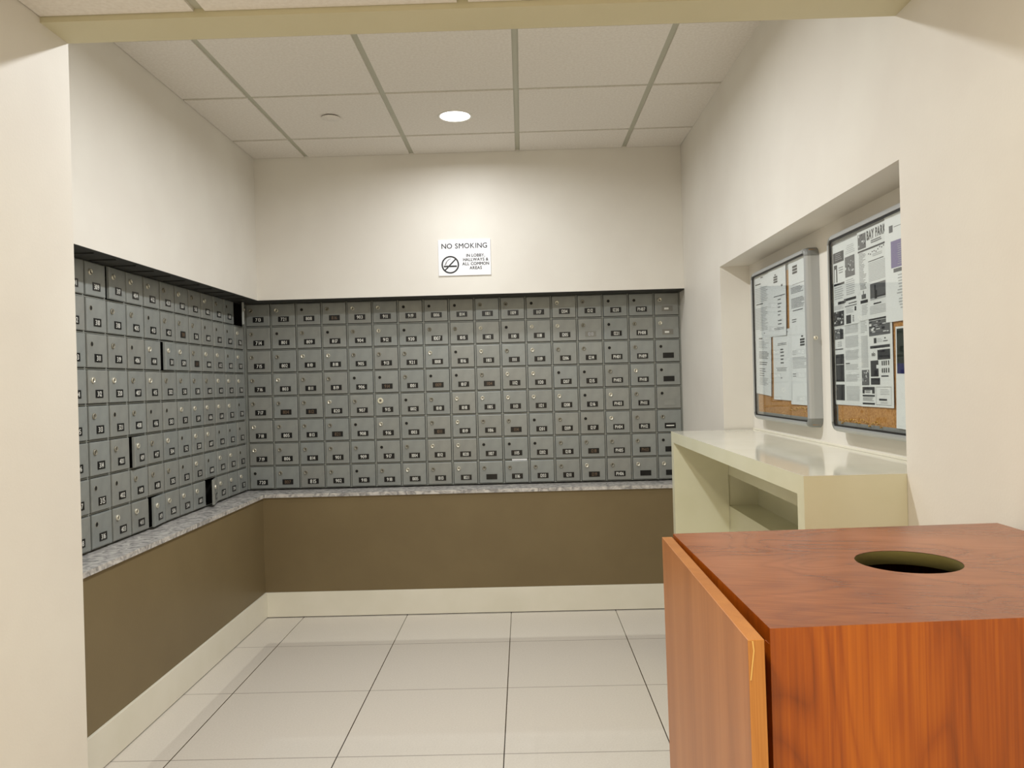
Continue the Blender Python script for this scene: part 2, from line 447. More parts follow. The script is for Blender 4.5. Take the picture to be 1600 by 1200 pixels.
def door_mesh():
    # local origin on the hinge line (right side as seen), door runs to -X
    b = MB(); bm = bmesh.new(); bmesh.ops.create_cube(bm, size=1)
    for v in bm.verts: v.co = (-DW/2+v.co.x*DW, -.0038+v.co.y*.0125, DH/2+v.co.z*DH)
    front = [e for e in bm.edges if all(v.co.y < -.006 for v in e.verts)]
    bmesh.ops.bevel(bm, geom=front, offset=.0036, segments=2, affect='EDGES', profile=.5)
    bm.verts.index_update()
    b.add([v.co[:] for v in bm.verts], [[v.index for v in f.verts] for f in bm.faces], 'door'); bm.free()
    return b.mesh('door')
YF = -.01005                                # front of the door plate
def lock_mesh(kind):
    b = MB()
    if kind == 'D':
        b.lathe([(.0100, YF+.001), (.0100, YF-.0012), (.0088, YF-.0014), (.0084, YF-.0002)], 'dull', 18); b.disc(.0086, YF-.0008, 'hole', 18)
    elif kind == 'W':
        b.lathe([(.0175, YF+.001), (.0175, YF-.003), (.0155, YF-.005), (.0085, YF-.005), (.0075, YF-.002)], 'pale', 24)
        b.disc(.0080, YF-.0035, 'dull', 20); b.box(-.0012, .0012, YF-.0042, YF-.003, -.005, .005, 'hole')
    else:
        m = 'chrome' if kind == 'C' else 'dull'
        b.lathe([(.0118, YF+.001), (.0118, YF-.0035), (.0104, YF-.0056), (.0088, YF-.0056), (.0082, YF-.0040), (.0001, YF-.0040)], m, 18)
        b.box(-.0016, .0016, YF-.0047, YF-.003, -.0055, .0055, 'hole')
    return b.mesh('lock')
def plate_mesh(txt, style, w=.0325):
    b = MB(); h = .0158
    if style == 'empty':
        for x0_, x1_, z0_, z1_ in ((-w, w, h-.0015, h), (-w, w, -h, -h+.0015), (-w, -w+.0015, -h, h), (w-.0015, w, -h, h)):
            b.box(x0_, x1_, YF-.0014, YF, z0_, z1_, 'housing')
        b.quad(-w+.0015, w-.0015, -h+.0015, h-.0015, YF-.0002, 'door')
        return b.mesh('number_plate')
    base = {'grey': 'plate_grey', 'greyblank': 'plate_grey'}.get(style, 'plate')
    b.box(-w, w, YF-.0016, YF, -h, h, base)
    y = YF-.0019
    if style == 'line': b.box(-w*.72, w*.72, YF-.0022, YF-.001, -.0035, .0035, 'ink_white')
    elif style == 'greyblank': b.box(-w*.55, w*.25, YF-.0022, YF-.001, -.006, .005, 'ink_white')
    elif style != 'blank':
        ink = {'faded': 'ink_faded', 'grey': 'ink3'}.get(style, 'ink_white')
        hh = .0225 if style == 'big' else .0198
        b.text(txt, 0, -hh/2, y, hh, ink, sx=(.84 if len(txt) < 4 else .70), strike=((-.00045, 0), (.00045, 0)))
    return b.mesh('number_plate')
HM, DM = housing_mesh(), door_mesh()
LM = {k: lock_mesh(k) for k in 'DWCu'}
BACKN = ["713 721 808 816 903 911 919 1006 1014 1101 1109 1117 1204 1212 1220 PH07 -",
 "714 801 809 817 904 912 920 1007 1015 1102 1110 1118 1205 1213 1221 PH08 -",
 "715 802 810 818 905 913 921 1008 1016 1103 1111 1119 1206 1214 PH01 PH09 -",
 "716 803 811 819 906 914 1001 1009 1017 1104 1112 1120 1207 1215 PH02 PH10 -",
 "717 804 812 820 907 915 1002 1010 1018 1105 1113 1121 1208 1216 PH03 PH11 -",
 "718 805 813 821 908 916 1003 1011 1019 1106 1114 1201 1209 1217 PH04 PH12 -",
 "719 806 814 901 909 917 1004 1012 1020 1107 1115 1202 1210 1218 PH05 PH13 -",
 "720 807 815 902 910 918 1005 1013 1021 - 1116 1203 1211 1219 PH06 - -"]
BACKL = ["uCDuCCDDDuuDCuDDC", "uDuDuCDuuCDCCuDuC", "uuCCuuuCDCuCuuDuD", "uCuuDDuDDuCCDDuCD",
         "uuuCuWDuCCCCCDCuD", "CuuuDCDuCuuDuDCuu", "CuuuuDuCCDDDuuuuD", "DuuuDuCuCuuuuCuCC"]
STY = {'714': 'big', '1007': 'big', '815': 'big', '816': 'faded', '914': 'faded', '804': 'faded', '812': 'faded', '821': 'faded',
       '807': 'faded', '1009': 'faded', '1011': 'faded', '1104': 'faded', '1114': 'faded', '1218': 'faded', '1219': 'faded', 'PH13': 'faded',
       '1213': 'grey', '508': 'faded', '517': 'faded', '421': 'u', '315': 'big'}
def seq(floor_list):
    out = []
    for a, c in floor_list: out += list(range(a, c+1))
    return out
allL = seq([(301, 321), (401, 421), (501, 521), (601, 621), (701, 712)])
LEFTN = [[str(allL[c*8+r]) for c in range(12)] for r in range(8)]
LEFTL = ["uCCCCuCuCuDu", "uDuuDuuuDDDC", "uDuDCCCuCCDC", "uCCuCuuuuCCC", "uuDuDDCCCCCD", "uuuCuCDCCDDD", "uDDuuuDCDCCD", "uDCCCCCCCCCC"]
ORD = ['first', 'second', 'third', 'fourth', 'fifth', 'sixth', 'seventh', 'eighth', 'ninth', 'tenth', 'eleventh', 'twelfth']
LOCKW = {'D': 'black keyhole', 'C': 'shiny lock', 'u': 'dull worn lock', 'W': 'large pale lock ring'}
def make_mailbox(txt, style, lk, loc, rotz, label, group, ajar=0.0):
    root = thing('mailbox', label, 'mailbox', loc, rotz, group)
    def ch(name, me, par, l=(0, 0, 0)):
        o = bpy.data.objects.new(name, me); COL.objects.link(o); o.parent = par; o.location = l; return o
    ch('housing', HM, root)
    d = ch('door', DM, root, (DW/2, 0, (PH_-DH)/2))
    if ajar:
        d.rotation_euler = (0, 0, math.radians(ajar)); d.location.y = -.002
    ch('lock', LM[lk], d, (-DW+.030, 0, DH*.70))
    ch('number_plate', plate_mesh(txt, style, .0265 if rotz else .0325), d, (-DW*.48, 0, DH*.285))
    return root
bx0 = -1.660
for r in range(8):
    nums = BACKN[r].split()
    for c in range(17):
        t = nums[c]; lk = BACKL[r][c]; z = .7205 + (7-r)*PH_
        st = STY.get(t, 'std')
        if t != '-':
            q = {'big': ' in large plain digits', 'faded': ' on a faded plate', 'grey': ' on a grey plate'}.get(st, '')
            lab = 'grey mailbox numbered %s%s with %s, on the back wall' % (t, q, LOCKW[lk])
        elif c == 16:
            st = ['greyblank', 'greyblank', 'blank', 'blank', 'empty', 'line', 'blank', 'blank'][r]
            w = {'greyblank': 'scratched grey plate', 'blank': 'blank black plate', 'empty': 'empty plate holder', 'line': 'white-striped black plate'}[st]
            lab = 'unnumbered mailbox with %s, %s from top of the rightmost column' % (w, ORD[r])
        else:
            st = 'blank'
            lab = 'mailbox with blank black plate, bottom row, below %s' % {9: '1107', 15: 'PH13'}[c]
        make_mailbox(t, st, lk, (bx0+PW*(c+.5), YM, z), 0, lab, 'mailboxes on the back wall')
AJ = {(2, 5): 6, (5, 3): 6, (7, 4): 7, (7, 8): 15, (0, 11): 21, (0, 2): 3}
for r in range(8):
    for c in range(12):
        t = LEFTN[r][c]; lk = LEFTL[r][c]; z = .7205 + (7-r)*PH_
        y = 2.939 - PW + PW*c + PW/2
        aj = AJ.get((r, c), 0)
        pos = 'left wall, %s row from top, ' % ORD[r] + ('half hidden by the pillar' if c == 0 else '%s column before the corner' % ORD[11-c])
        lab = '%sgrey mailbox %s, %s' % ('ajar ' if aj > 5 else '', t, pos)
        make_mailbox(t, STY.get(t, 'std'), lk, (XM, y, z), PI/2, lab, 'mailboxes on the left wall', aj)
b = MB()                                    # filler strips closing the corner
b.box(XM-.05, XM-.0015, 2.939+11*PW+.001, YM-.0015, .7205, 1.8365, 'housing')
b.box(XM-.001, bx0-.001, YM+.0005, YM+.05, .7205, 1.8365, 'housing')
tag(b.build('corner_filler_strip'), 'narrow grey metal strip closing the corner between the two mailbox banks', 'metal strip')
b = MB(); b.box(bx0+17*PW+.0005, XE-.0008, YM+.0005, YM+.03, .7205, 1.8365, 'housing')
tag(b.build('filler_strip'), 'thin grey metal strip between the rightmost mailboxes and the recess side', 'metal strip')
b = MB(); b.box(-.045, .045, -.003, -.0008, 0, .011, 'paper')
tag(b.build('paper_slip', loc=(bx0+PW*10.62, YM-.004, .7205+PH_-.004)), 'white paper slip sticking out above mailbox 1116', 'paper')

# ------------------------------------------------------------------ no smoking sign
t = thing('no_smoking_sign', 'white no smoking sign with black lettering on the back wall', 'sign', (-.3175, YB, 1.947))
b = MB(); b.box(-.151, .151, -.0075, -.0003, 0, .207, 'sign', bevel=.001); b.build('sign_plate', t)
b = MB(); y = -.0079
b.text('NO SMOKING', 0, .156, y, .0290, 'black', sx=.985, strike=((-.0007, 0), (.0007, 0), (0, .0006), (0, -.0006)))
b.build('heading', t); b = MB()
for i, ln in enumerate(('IN LOBBY,', 'HALLWAYS &', 'ALL COMMON', 'AREAS')):
    b.text(ln, .064, .106-.0240*i, y, .0170, 'black', sx=.92, strike=((-.0007, 0), (.0007, 0), (0, .0006), (0, -.0006)))
b.build('message', t)
b = MB(); c = (-.083, 0, .063)
vs, fs, n = [], [], 40
for rr in (.051, .0425):
    for k in range(n):
        a = 2*PI*k/n; vs.append((c[0]+rr*math.cos(a), y, c[2]+rr*math.sin(a)))
for k in range(n): fs.append((k, (k+1) % n, n+(k+1) % n, n+k))
b.add(vs, fs, 'black')
def strip(b, pts, w, y, mat):
    for i in range(len(pts)-1):
        (xa, za), (xb, zb) = pts[i], pts[i+1]; dx, dz = xb-xa, zb-za; L = math.hypot(dx, dz); nx, nz = -dz/L*w/2, dx/L*w/2
        b.add([(xa-nx, y, za-nz), (xb-nx, y, zb-nz), (xb+nx, y, zb+nz), (xa+nx, y, za+nz)], [(0, 1, 2, 3)], mat)
strip(b, [(c[0]-.0315, c[2]-.0315), (c[0]-.012, c[2]-.014)], .0075, y, 'black')
strip(b, [(c[0]-.006, c[2]-.006), (c[0]+.0315, c[2]+.0315)], .0075, y, 'black')
b.quad(c[0]-.038, c[0]+.038, c[2]-.014, c[2]-.0045, y-.0001, 'black')
strip(b, [(c[0]-.030, c[2]-.001), (c[0]-.025, c[2]+.012), (c[0]-.017, c[2]+.022), (c[0]-.008, c[2]+.030), (c[0]+.002, c[2]+.034)], .0028, y, 'black')
strip(b, [(c[0]-.030, c[2]-.001), (c[0]-.022, c[2]+.006), (c[0]-.020, c[2]+.018), (c[0]-.008, c[2]+.030)], .0018, y, 'black')
b.build('no_smoking_symbol', t)

# ------------------------------------------------------------------ ceiling fittings
def downlight(label, x, y, z, r=.078, grp=None):
    t = thing('ceiling_light', label, 'light', (x, y, z), 0, grp)
    b = MB(); b.lathe([(r+.010, -.0005), (r+.009, -.004), (r+.002, -.006), (r-.004, -.003), (r-.005, .004)], 'white', 40, 'z'); b.build('trim_ring', t)
    b = MB(); b.disc(r-.002, -.002, 'lamp', 40, 'z'); b.build('diffuser', t)
downlight('round recessed ceiling light glowing white above the mailboxes', LX, LY, H)
downlight('round recessed alcove ceiling light just behind the header', LX, LY2, H)
for i, (lx, ly) in enumerate(LOBBY):
    downlight('round recessed light in the lobby ceiling, %s from the alcove' % ORD[i], lx, ly, HH+.013, grp='lobby ceiling lights')  # fittings for the added fill lamps, out of view
t = thing('sprinkler_cover', 'small round white sprinkler cover plate in the ceiling left of the light', 'sprinkler cover', (-.913, 3.815, H))
b = MB(); b.lathe([(.0385, .002), (.0385, -.0005), (.0375, -.0051)], 'dark', 32, 'z'); b.build('collar', t)
b = MB(); b.lathe([(.0001, -.0085), (.0440, -.0082), (.0455, -.0070), (.0455, -.0052), (.0001, -.0050)], 'tile', 32, 'z'); b.build('cover_plate', t)

# ------------------------------------------------------------------ counter ledge
CXF, CZ = .678, 1.074
t = thing('counter', 'cream laminate writing counter below the notice boards', 'counter', (CXF, YH, 0))
def rb(b, x0, x1, y0, y1, z0, z1, mat, bevel=.0012): b.box(x0-CXF, x1-CXF, y0-YH, y1-YH, z0, z1, mat, bevel)
b = MB(); rb(b, CXF, NX-.0008, NY0+.0004, 3.640, CZ-.0012, CZ, 'laminate_top', .0004); b.build('top_surface', t)
b = MB()
rb(b, CXF, XR-.0006, YH+.0004, 3.640, 1.0244, CZ-.0012, 'laminate', 0)
rb(b, XR-.0007, NX-.0012, NY0+.001, 3.640, 1.0255, CZ-.0013, 'laminate', 0); b.build('slab', t)
b = MB(); rb(b, CXF, XR-.0006, YH+.0004, 1.949, 0, 1.02439, 'laminate', 0); b.build('end_panel', t)
b = MB(); rb(b, CXF+.0002, XR-.0006, 3.590, 3.640, 0, 1.02439, 'laminate', 0); b.build('end_panel', t)
on_right_wall(t)

# ------------------------------------------------------------------ notice boards
BW, BH, BZ = .690, .650, 1.130            # outer width, height, base
def rrect(w, h, r, n=6):
    """loop of (x,z,corner) around a rounded rectangle centred on x, base at 0"""
    out = []
    for ci, (cx, cz, a0) in enumerate(((w/2-r, h-r, 0), (-w/2+r, h-r, 90), (-w/2+r, r, 180), (w/2-r, r, 270))):
        for k in range(n+1):
            a = math.radians(a0+90*k/n); out.append((cx+r*math.cos(a), cz+r*math.sin(a)))
    return out
def board(label, ynear, yfar):
    w = yfar-ynear; D = .049
    t = thing('notice_board', label, 'notice board', (NX-.0004, (ynear+yfar)/2, BZ), -PI/2, 'glazed notice boards in the niche')
    R, n = .034, 6
    prof = [(0, 0), (.001, -.030), (.0035, -.040), (.008, -.046), (.014, -.0490), (.0200, -.0485), (.0205, -.0450)]
    loops = [[(x, y, z+ins) for x, z in rrect(w-2*ins, BH-2*ins, max(R-ins, .008), n)] for ins, y in prof]
    N = len(loops[0])
    fr = MB(); caps = [MB() for _ in range(4)]
    for i in range(len(loops)-1):
        for k in range(N):
            k2 = (k+1) % N; q = [loops[i][k], loops[i][k2], loops[i+1][k2], loops[i+1][k]]
            if k % (n+1) != n: caps[k//(n+1)].add(q, [(0, 1, 2, 3)], 'cap', True)
            else: fr.add(q, [(0, 1, 2, 3)], 'silver', True)
    fr.build('frame', t)
    for cb in caps: cb.build('corner_cap', t)
    g = MB(); ins, ins2 = .0205, .0255
    la = rrect(w-2*ins, BH-2*ins, .0175, n); lb = rrect(w-2*ins2, BH-2*ins2, .0125, n)
    vs = [(x, -.0450, z+ins) for x, z in la] + [(x, -.0450, z+ins2) for x, z in lb] + [(x, -.0395, z+ins2) for x, z in lb]
    g.add(vs, [(k, (k+1) % N, N+(k+1) % N, N+k) for k in range(N)] + [(N+k, N+(k+1) % N, 2*N+(k+1) % N, 2*N+k) for k in range(N)], 'gasket')
    g.build('gasket', t)
    g = MB(); g.box(-w/2+.019, w/2-.019, -.0435, -.0415, .019, BH-.019, 'glass'); g.build('glass_pane', t)
    g = MB(); e1, e2 = .020, .044
    for (xa, xb, za, zb) in ((-w/2+e1, w/2-e1, BH-e2-.006, BH-e1), (-w/2+e1, w/2-e1, e1, e1+.016), (-w/2+e1, -w/2+e1+.012, e1+.016, BH-e2-.006), (w/2-e1-.010, w/2-e1, e1+.016, BH-e2-.006)):
        g.box(xa, xb, -.0336, -.0331, za, zb, 'rail')
    g.build('inner_rail', t)
    g = MB(); g.box(-w/2+.010, w/2-.010, -.033, -.004, .010, BH-.010, 'cork'); g.build('cork_panel', t)
    lk = MB(); lk.lathe([(.0001, .006), (.0065, .006), (.0075, .004), (.0075, 0)], 'chrome', 16, 'y')
    lk.box(-.0010, .0010, .0055, .0064, -.004, .004, 'hole')
    o = lk.build('lock', t); o.location = (w/2-.001, -.020, .322); o.rotation_euler = (0, 0, -PI/2)
    on_right_wall(t)
board('glazed notice board with silver frame, the farther, holding six white letters', 2.784, 3.474)
board('glazed notice board with silver frame, the nearer, holding newspaper pages', 1.908, 2.598)

# sheets behind the glass: local x to the right, z up, -y towards the room
CORKX = NX-.0004-.033
class Sheet:
    def __init__(s, w, h, mat, curl=0.0):
        s.w, s.h, s.b, s.c = w, h, MB(), curl; nx, nz = 6, 8
        vs, fs = [], []
        for side in (0, 1):
            for j in range(nz+1):
                for i in range(nx+1):
                    x, z = -w/2+w*i/nx, -h*j/nz
                    vs.append((x, s.off(x, z)+(0 if side == 0 else .0003), z))
        m = (nx+1)*(nz+1)
        for j in range(nz):
            for i in range(nx):
                a = j*(nx+1)+i; fs.append((a, a+nx+1, a+nx+2, a+1)); fs.append((m+a, m+a+1, m+a+nx+2, m+a+nx+1))
        s.b.add(vs, fs, mat)
    def off(s, x, z):
        return -s.c*(max(0, -z/s.h-.35))**2*(1 if s.c > 0 else 1) - abs(s.c)*.4*(x/s.w*2)**2
    def r(s, u0, v0, u1, v1, mat, lift=.00035):          # fractions of the sheet from its top left
        nu, nv = max(1, int(abs(u1-u0)*5)), max(1, int(abs(v1-v0)*7))
        for i in range(nu):
            for j in range(nv):
                a, c = u0+(u1-u0)*i/nu, u0+(u1-u0)*(i+1)/nu; d, e = v0+(v1-v0)*j/nv, v0+(v1-v0)*(j+1)/nv
                P = [(-s.w/2+s.w*p, -s.h*q) for p, q in ((a, e), (c, e), (c, d), (a, d))]
                s.b.add([(x, s.off(x, z)-lift, z) for x, z in P], [(0, 1, 2, 3)], mat)
    def lines(s, u0, v0, u1, v1, n, mat='ink3', fill=.45, ragged=.25, centre=False):
        for k in range(n):
            v = v0+(v1-v0)*k/n; t = (v1-v0)/n*fill; L = (u1-u0)*(1-random.random()*ragged)
            a = (u0+u1-L)/2 if centre else u0
            s.r(a, v, a+L, v+t, mat)
    def photo(s, u0, v0, u1, v1, tone='ink2', n=22):
        s.r(u0, v0, u1, v1, tone)
        for k in range(n):
            a = u0+(u1-u0)*random.random()*.85; c = v0+(v1-v0)*random.random()*.85
            da, dc = (u1-u0)*(.04+.14*random.random()), (v1-v0)*(.04+.12*random.random())
            s.r(a, c, min(a+da, u1), min(c+dc, v1), random.choice(['ink', 'ink3', 'ink2', 'news']), .0005+k*.00001)
    def text(s, txt, u, v, height, mat='ink', sx=1.0, bold=.02, align='c'):
        vs, fs, w = text_geo(txt, bold); k = height/.70; o = {'c': -w/2, 'l': 0}[align]
        P = [(-s.w/2+s.w*u+(p[0]+o)*k*sx, -s.h*v+p[1]*k) for p in vs]
        s.b.add([(x, s.off(x, z)-.0007, z) for x, z in P], fs, mat)
    def place(s, name, label, cat, yc, ztop, tilt=0.0, layer=0, group=None):
        o = s.b.build(name); tag(o, label, cat, group)
        o.matrix_basis = Matrix.Translation((CORKX-.0016-layer*.0011, yc, ztop)) @ Matrix.Rotation(-PI/2, 4, 'Z') @ Matrix.Rotation(math.radians(tilt), 4, 'Y')
        return on_right_wall(o)
LW, LH = .2159, .2794
G1 = 'letters pinned in the farther notice board'
def letter(kind, curl=.004):
    s = Sheet(LW if kind[0] != 'C' else .194, LH, 'paper', curl)
    if kind == 'A1':
        s.r(.45, .03, .62, .045, 'ink2'); s.lines(.12, .12, .5, .14, 1, 'ink', .8)
        s.lines(.12, .19, .92, .42, 9, 'ink3', .4); s.lines(.16, .43, .6, .45, 1, 'ink', .8); s.lines(.12, .50, .92, .86, 15, 'ink3', .45)
    elif kind == 'A2':
        s.r(.55, .05, .60, .065, 'ink'); s.lines(.22, .13, .55, .16, 1, 'ink2', .7); s.lines(.22, .18, .9, .30, 5, 'ink3', .4, .6)
        s.lines(.22, .34, .85, .46, 6, 'ink2', .4, .3); s.lines(.24, .50, .8, .56, 2, 'ink2', .4, .3); s.lines(.25, .60, .7, .74, 4, 'ink2', .3, .5); s.lines(.25, .74, .85, .86, 7, 'ink3', .45, .3)
    elif kind == 'B1':
        for i in range(3): s.r(.30, .13+i*.035, .52, .155+i*.035, 'ink')
        s.r(.36, .10, .44, .12, 'ink2'); s.r(.72, .27, .82, .30, 'ink2'); s.lines(.3, .42, .95, .44, 1, 'ink', .5, 0)
        for v in (.47, .53, .58, .64, .69, .77, .82): s.r(.52, v, .66+.1*random.random(), v+.014, 'ink2')
        s.lines(.3, .88, .9, .92, 2, 'ink', .3, .1, True)
    elif kind == 'B2':
        s.lines(.1, .04, .9, .08, 2, 'ink', .35, .2); s.lines(.2, .19, .8, .23, 2, 'ink2', .4, .3, True)
        for v in (.27, .31, .36, .41, .46): s.r(.40, v, .52+.08*random.random(), v+.02, 'ink2')
        s.lines(.15, .54, .75, .60, 3, 'ink', .28, .2, True); s.lines(.4, .68, .5, .70, 1, 'ink2', .6)
    elif kind == 'C1':
        for i in range(3): s.r(.22, .08+i*.04, .48, .11+i*.04, 'ink')
        s.r(.2, .33, .96, .336, 'ink2'); s.lines(.12, .37, .8, .46, 5, 'ink2', .4, .3); s.lines(.12, .52, .85, .66, 8, 'ink2', .4, .3); s.lines(.2, .68, .9, .71, 1, 'ink2', .4); s.lines(.15, .80, .4, .86, 2, 'ink2', .4)
    else:
        s.r(.62, .08, .72, .10, 'ink');
        for i in range(3): s.r(.55, .12+i*.035, .80, .145+i*.035, 'ink')
        s.lines(.12, .27, .35, .34, 3, 'ink3', .4); s.lines(.12, .36, .9, .52, 8, 'ink3', .4, .2); s.lines(.12, .58, .3, .64, 2, 'ink2', .35)
    return s
kf = 1.0295/1.048
def Y(v): return v*kf
def Z(v): return CAM_H+(v-CAM_H)*kf
letter('A1').place('notice_letter', 'white letter full of grey type, upper left of the farther notice board', 'letter', 3.354, Z(1.762), 1.2, 0, G1)
letter('A2', .004).place('notice_letter', 'white letter lowest left in the farther notice board, its foot curling', 'letter', 3.338, Z(1.524), 2.8, 1, G1)
letter('B1').place('notice_letter', 'white letter with dark letterhead, upper middle of the farther notice board', 'letter', 3.137, Z(1.767), 1.2, 2, G1)
letter('B2').place('notice_letter', 'white letter with centred lines, lower middle of the farther notice board', 'letter', 3.100, Z(1.500)+.006, 0.3, 1, G1)
sC1 = letter('C1', .003); sC1.place('notice_letter', 'white letter with ruled line, upper right of the farther notice board', 'letter', 2.908, Z(1.764), .2, 0, G1)
sC2 = letter('C2', .003); sC2.place('notice_letter', 'white letter hanging lowest, bottom right of the farther notice board', 'letter', 2.907, Z(1.492), -.2, 1, G1)

G2 = 'newspaper pages pinned in the nearer notice board'
PWD, PHD = .205, .268
def page(w, h): return Sheet(w, h, 'news', .003)
s = page(PWD, PHD)                         # upper left page
s.r(.06, .10, .46, .225, 'ink'); s.lines(.10, .12, .42, .21, 4, 'ink3', .2)
s.r(.08, .25, .20, .46, 'ink'); s.r(.11, .30, .16, .46, 'news', .0006); s.lines(.24, .29, .44, .38, 3, 'ink2', .3, .4, True)
s.r(.06, .475, .46, .50, 'ink'); s.photo(.50, .20, .86, .44, 'ink2'); s.lines(.52, .07, .88, .18, 5, 'ink3', .3, .5, True)
s.lines(.08, .52, .46, .68, 6, 'ink3', .4); s.lines(.52, .47, .86, .66, 8, 'ink3', .4)
s.r(.20, .70, .46, .735, 'ink'); s.r(.50, .685, .88, .715, 'ink'); s.r(.43, .685, .50, .73, 'ink2', .0006); s.r(.6, .745, .90, .755, 'ink')
s.lines(.06, .745, .46, .80, 4, 'ink3', .4); s.photo(.03, .815, .42, .99, 'ink', 34); s.r(.46, .775, .9, .785, 'ink2')
s.r(.50, .885, .68, .985, 'ink'); s.lines(.52, .90, .66, .98, 5, 'ink3', .25); s.lines(.50, .80, .78, .87, 5, 'ink3', .4); s.r(.82, .80, .88, .85, 'ink'); s.lines(.74, .90, .80, .98, 4, 'ink')
s.place('newspaper_page', 'black and white newspaper page of adverts, upper left in the nearer board', 'newspaper', Y(2.628)-PWD/2, Z(1.750), -.3, 0, G2)
s = page(PWD, PHD)                         # masthead page
s.photo(.02, .03, .28, .20, 'ink2', 10); s.text('BAY PARK', .31, .125, .026, 'ink', .62, .03, 'l'); s.lines(.44, .145, .78, .185, 2, 'ink2', .6, .1)
s.r(.01, .215, .92, .235, 'ink'); s.lines(.04, .245, .28, .60, 22, 'ink2', .32, .6)
for k in range(9):
    u = .34+.06*k; v = .275+.012*math.sin(k*1.9)-.0006*k*k
    s.r(u, v, u+.03, v+.014, 'ink')
s.lines(.48, .30, .78, .335, 2, 'ink3', .5, .1, True); s.lines(.34, .365, .92, .38, 1, 'ink', .6); s.lines(.34, .39, .94, .60, 13, 'ink3', .38, .12)
s.lines(.06, .60, .28, .66, 4, 'ink2', .4); s.photo(.38, .62, .92, .80, 'ink3', 0); s.r(.38, .62, .92, .80, 'ink2', .0005)
s.r(.60, .765, .92, .775, 'ink', .0007); s.r(.52, .64, .56, .79, 'ink', .0007); s.r(.55, .70, .60, .79, 'ink', .0008); s.r(.38, .78, .92, .80, 'ink3', .0006)
s.r(.15, .67, .17, .75, 'ink'); s.r(.10, .71, .24, .76, 'ink2', .0005); s.r(.06, .775, .30, .81, 'ink'); s.lines(.10, .83, .30, .95, 7, 'ink3', .4)
s.r(.48, .835, .72, .85, 'ink'); s.lines(.36, .865, .94, .96, 6, 'ink3', .4, .15)
s.place('newspaper_page', 'newspaper front page with large BAY PARK headline, in the nearer notice board', 'newspaper', Y(2.422)-PWD/2, Z(1.756), -.3, 1, G2)
s = page(PWD, .262)                        # lower left page
s.photo(.03, .06, .30, .19, 'ink2', 14); s.r(.24, .07, .36, .19, 'ink', .0008); s.lines(.12, .22, .30, .29, 3, 'ink3', .5, .3, True); s.r(.03, .305, .34, .32, 'ink2')
s.r(.04, .375, .36, .715, 'ink'); s.r(.05, .50, .35, .505, 'news', .0006); s.lines(.08, .53, .33, .70, 6, 'news', .22, .3, True)
s.lines(.10, .39, .32, .48, 4, 'ink2', .4, .2, True); s.r(.04, .75, .36, .945, 'ink'); s.lines(.08, .79, .3, .93, 4, 'ink2', .2)
s.lines(.42, .02, .92, .14, 8, 'ink3', .45, .05); s.lines(.42, .17, .92, .31, 10, 'ink3', .45, .05); s.lines(.42, .34, .92, .46, 8, 'ink3', .45, .1)
s.lines(.42, .49, .62, .505, 1, 'ink', .8); s.lines(.42, .51, .92, .58, 5, 'ink3', .45, .2); s.lines(.42, .63, .92, .72, 6, 'ink3', .45, .2); s.lines(.42, .77, .92, .95, 13, 'ink3', .45, .05)
s.place('newspaper_page', 'newspaper page with tall black advert, lower left in the nearer notice board', 'newspaper', Y(2.624)-PWD/2+.001, Z(1.486), -.2, 0, G2)
s = page(PWD+.006, .262)                   # lower right page
s.r(.30, .0, .94, .03, 'ink'); s.photo(.30, .035, .94, .20, 'ink2', 30); s.r(.30, .20, .94, .205, 'ink2')
s.r(.44, .23, .52, .29, 'ink'); s.lines(.54, .24, .70, .29, 3, 'ink3', .4); s.r(.76, .235, .80, .25, 'ink'); s.lines(.72, .27, .86, .29, 1, 'ink2', .5)
s.r(.32, .315, .92, .345, 'ink'); s.text('nlo', .42, .43, .013, 'ink', 1.0, .01); s.r(.54, .365, .92, .475, 'ink'); s.lines(.60, .385, .86, .46, 3, 'news', .25, .2, True)
s.r(.32, .48, .56, .66, 'ink'); s.lines(.35, .50, .53, .65, 6, 'ink3', .2); s.r(.50, .53, .62, .57, 'news', .0006)
for vv in (.49, .57):
    for uu in (.66, .72, .78, .85): s.r(uu, vv, uu+.035, vv+.05, 'ink')
s.lines(.64, .65, .90, .67, 1, 'ink', .7); s.r(.32, .675, .60, .75, 'ink'); s.lines(.35, .69, .57, .74, 3, 'news', .25, .2, True)
s.lines(.04, .02, .26, .16, 8, 'ink3', .4, .5); s.lines(.04, .19, .26, .56, 26, 'ink3', .45, .05); s.photo(.04, .58, .27, .755, 'ink2', 16)
s.r(.05, .775, .43, .81, 'ink'); s.r(.05, .81, .12, .85, 'ink'); s.r(.35, .81, .43, .85, 'ink'); s.lines(.14, .815, .33, .85, 2, 'ink2', .5)
s.r(.05, .865, .43, .885, 'ink'); s.lines(.06, .895, .40, .94, 4, 'ink2', .4); s.r(.05, .955, .43, .975, 'ink')
for (a, c, d, e) in ((.47, .775, .93, .779), (.47, .971, .93, .975), (.47, .775, .475, .975), (.925, .775, .93, .975)): s.r(a, c, d, e, 'ink2')
s.lines(.60, .80, .88, .87, 4, 'ink3', .3, .2); s.r(.56, .905, .80, .925, 'ink'); s.lines(.58, .94, .84, .965, 2, 'ink3', .4, .2, True)
s.place('newspaper_page', 'newspaper page crowded with small adverts, lower right in the nearer notice board', 'newspaper', Y(2.422)-PWD/2-.003, Z(1.486), -.3, 1, G2)
s = Sheet(LW, .295, 'paper', .003)         # purple notice
s.r(.12, .10, .22, .165, 'ink2'); s.r(.25, .12, .9, .125, 'ink2'); s.r(.16, .25, .92, .50, 'purple'); s.lines(.22, .27, .85, .49, 11, 'ink3', .22, .2)
s.r(.22, .51, .90, .545, 'ink2'); s.lines(.30, .57, .85, .9, 12, 'ink3', .4, .4, True)
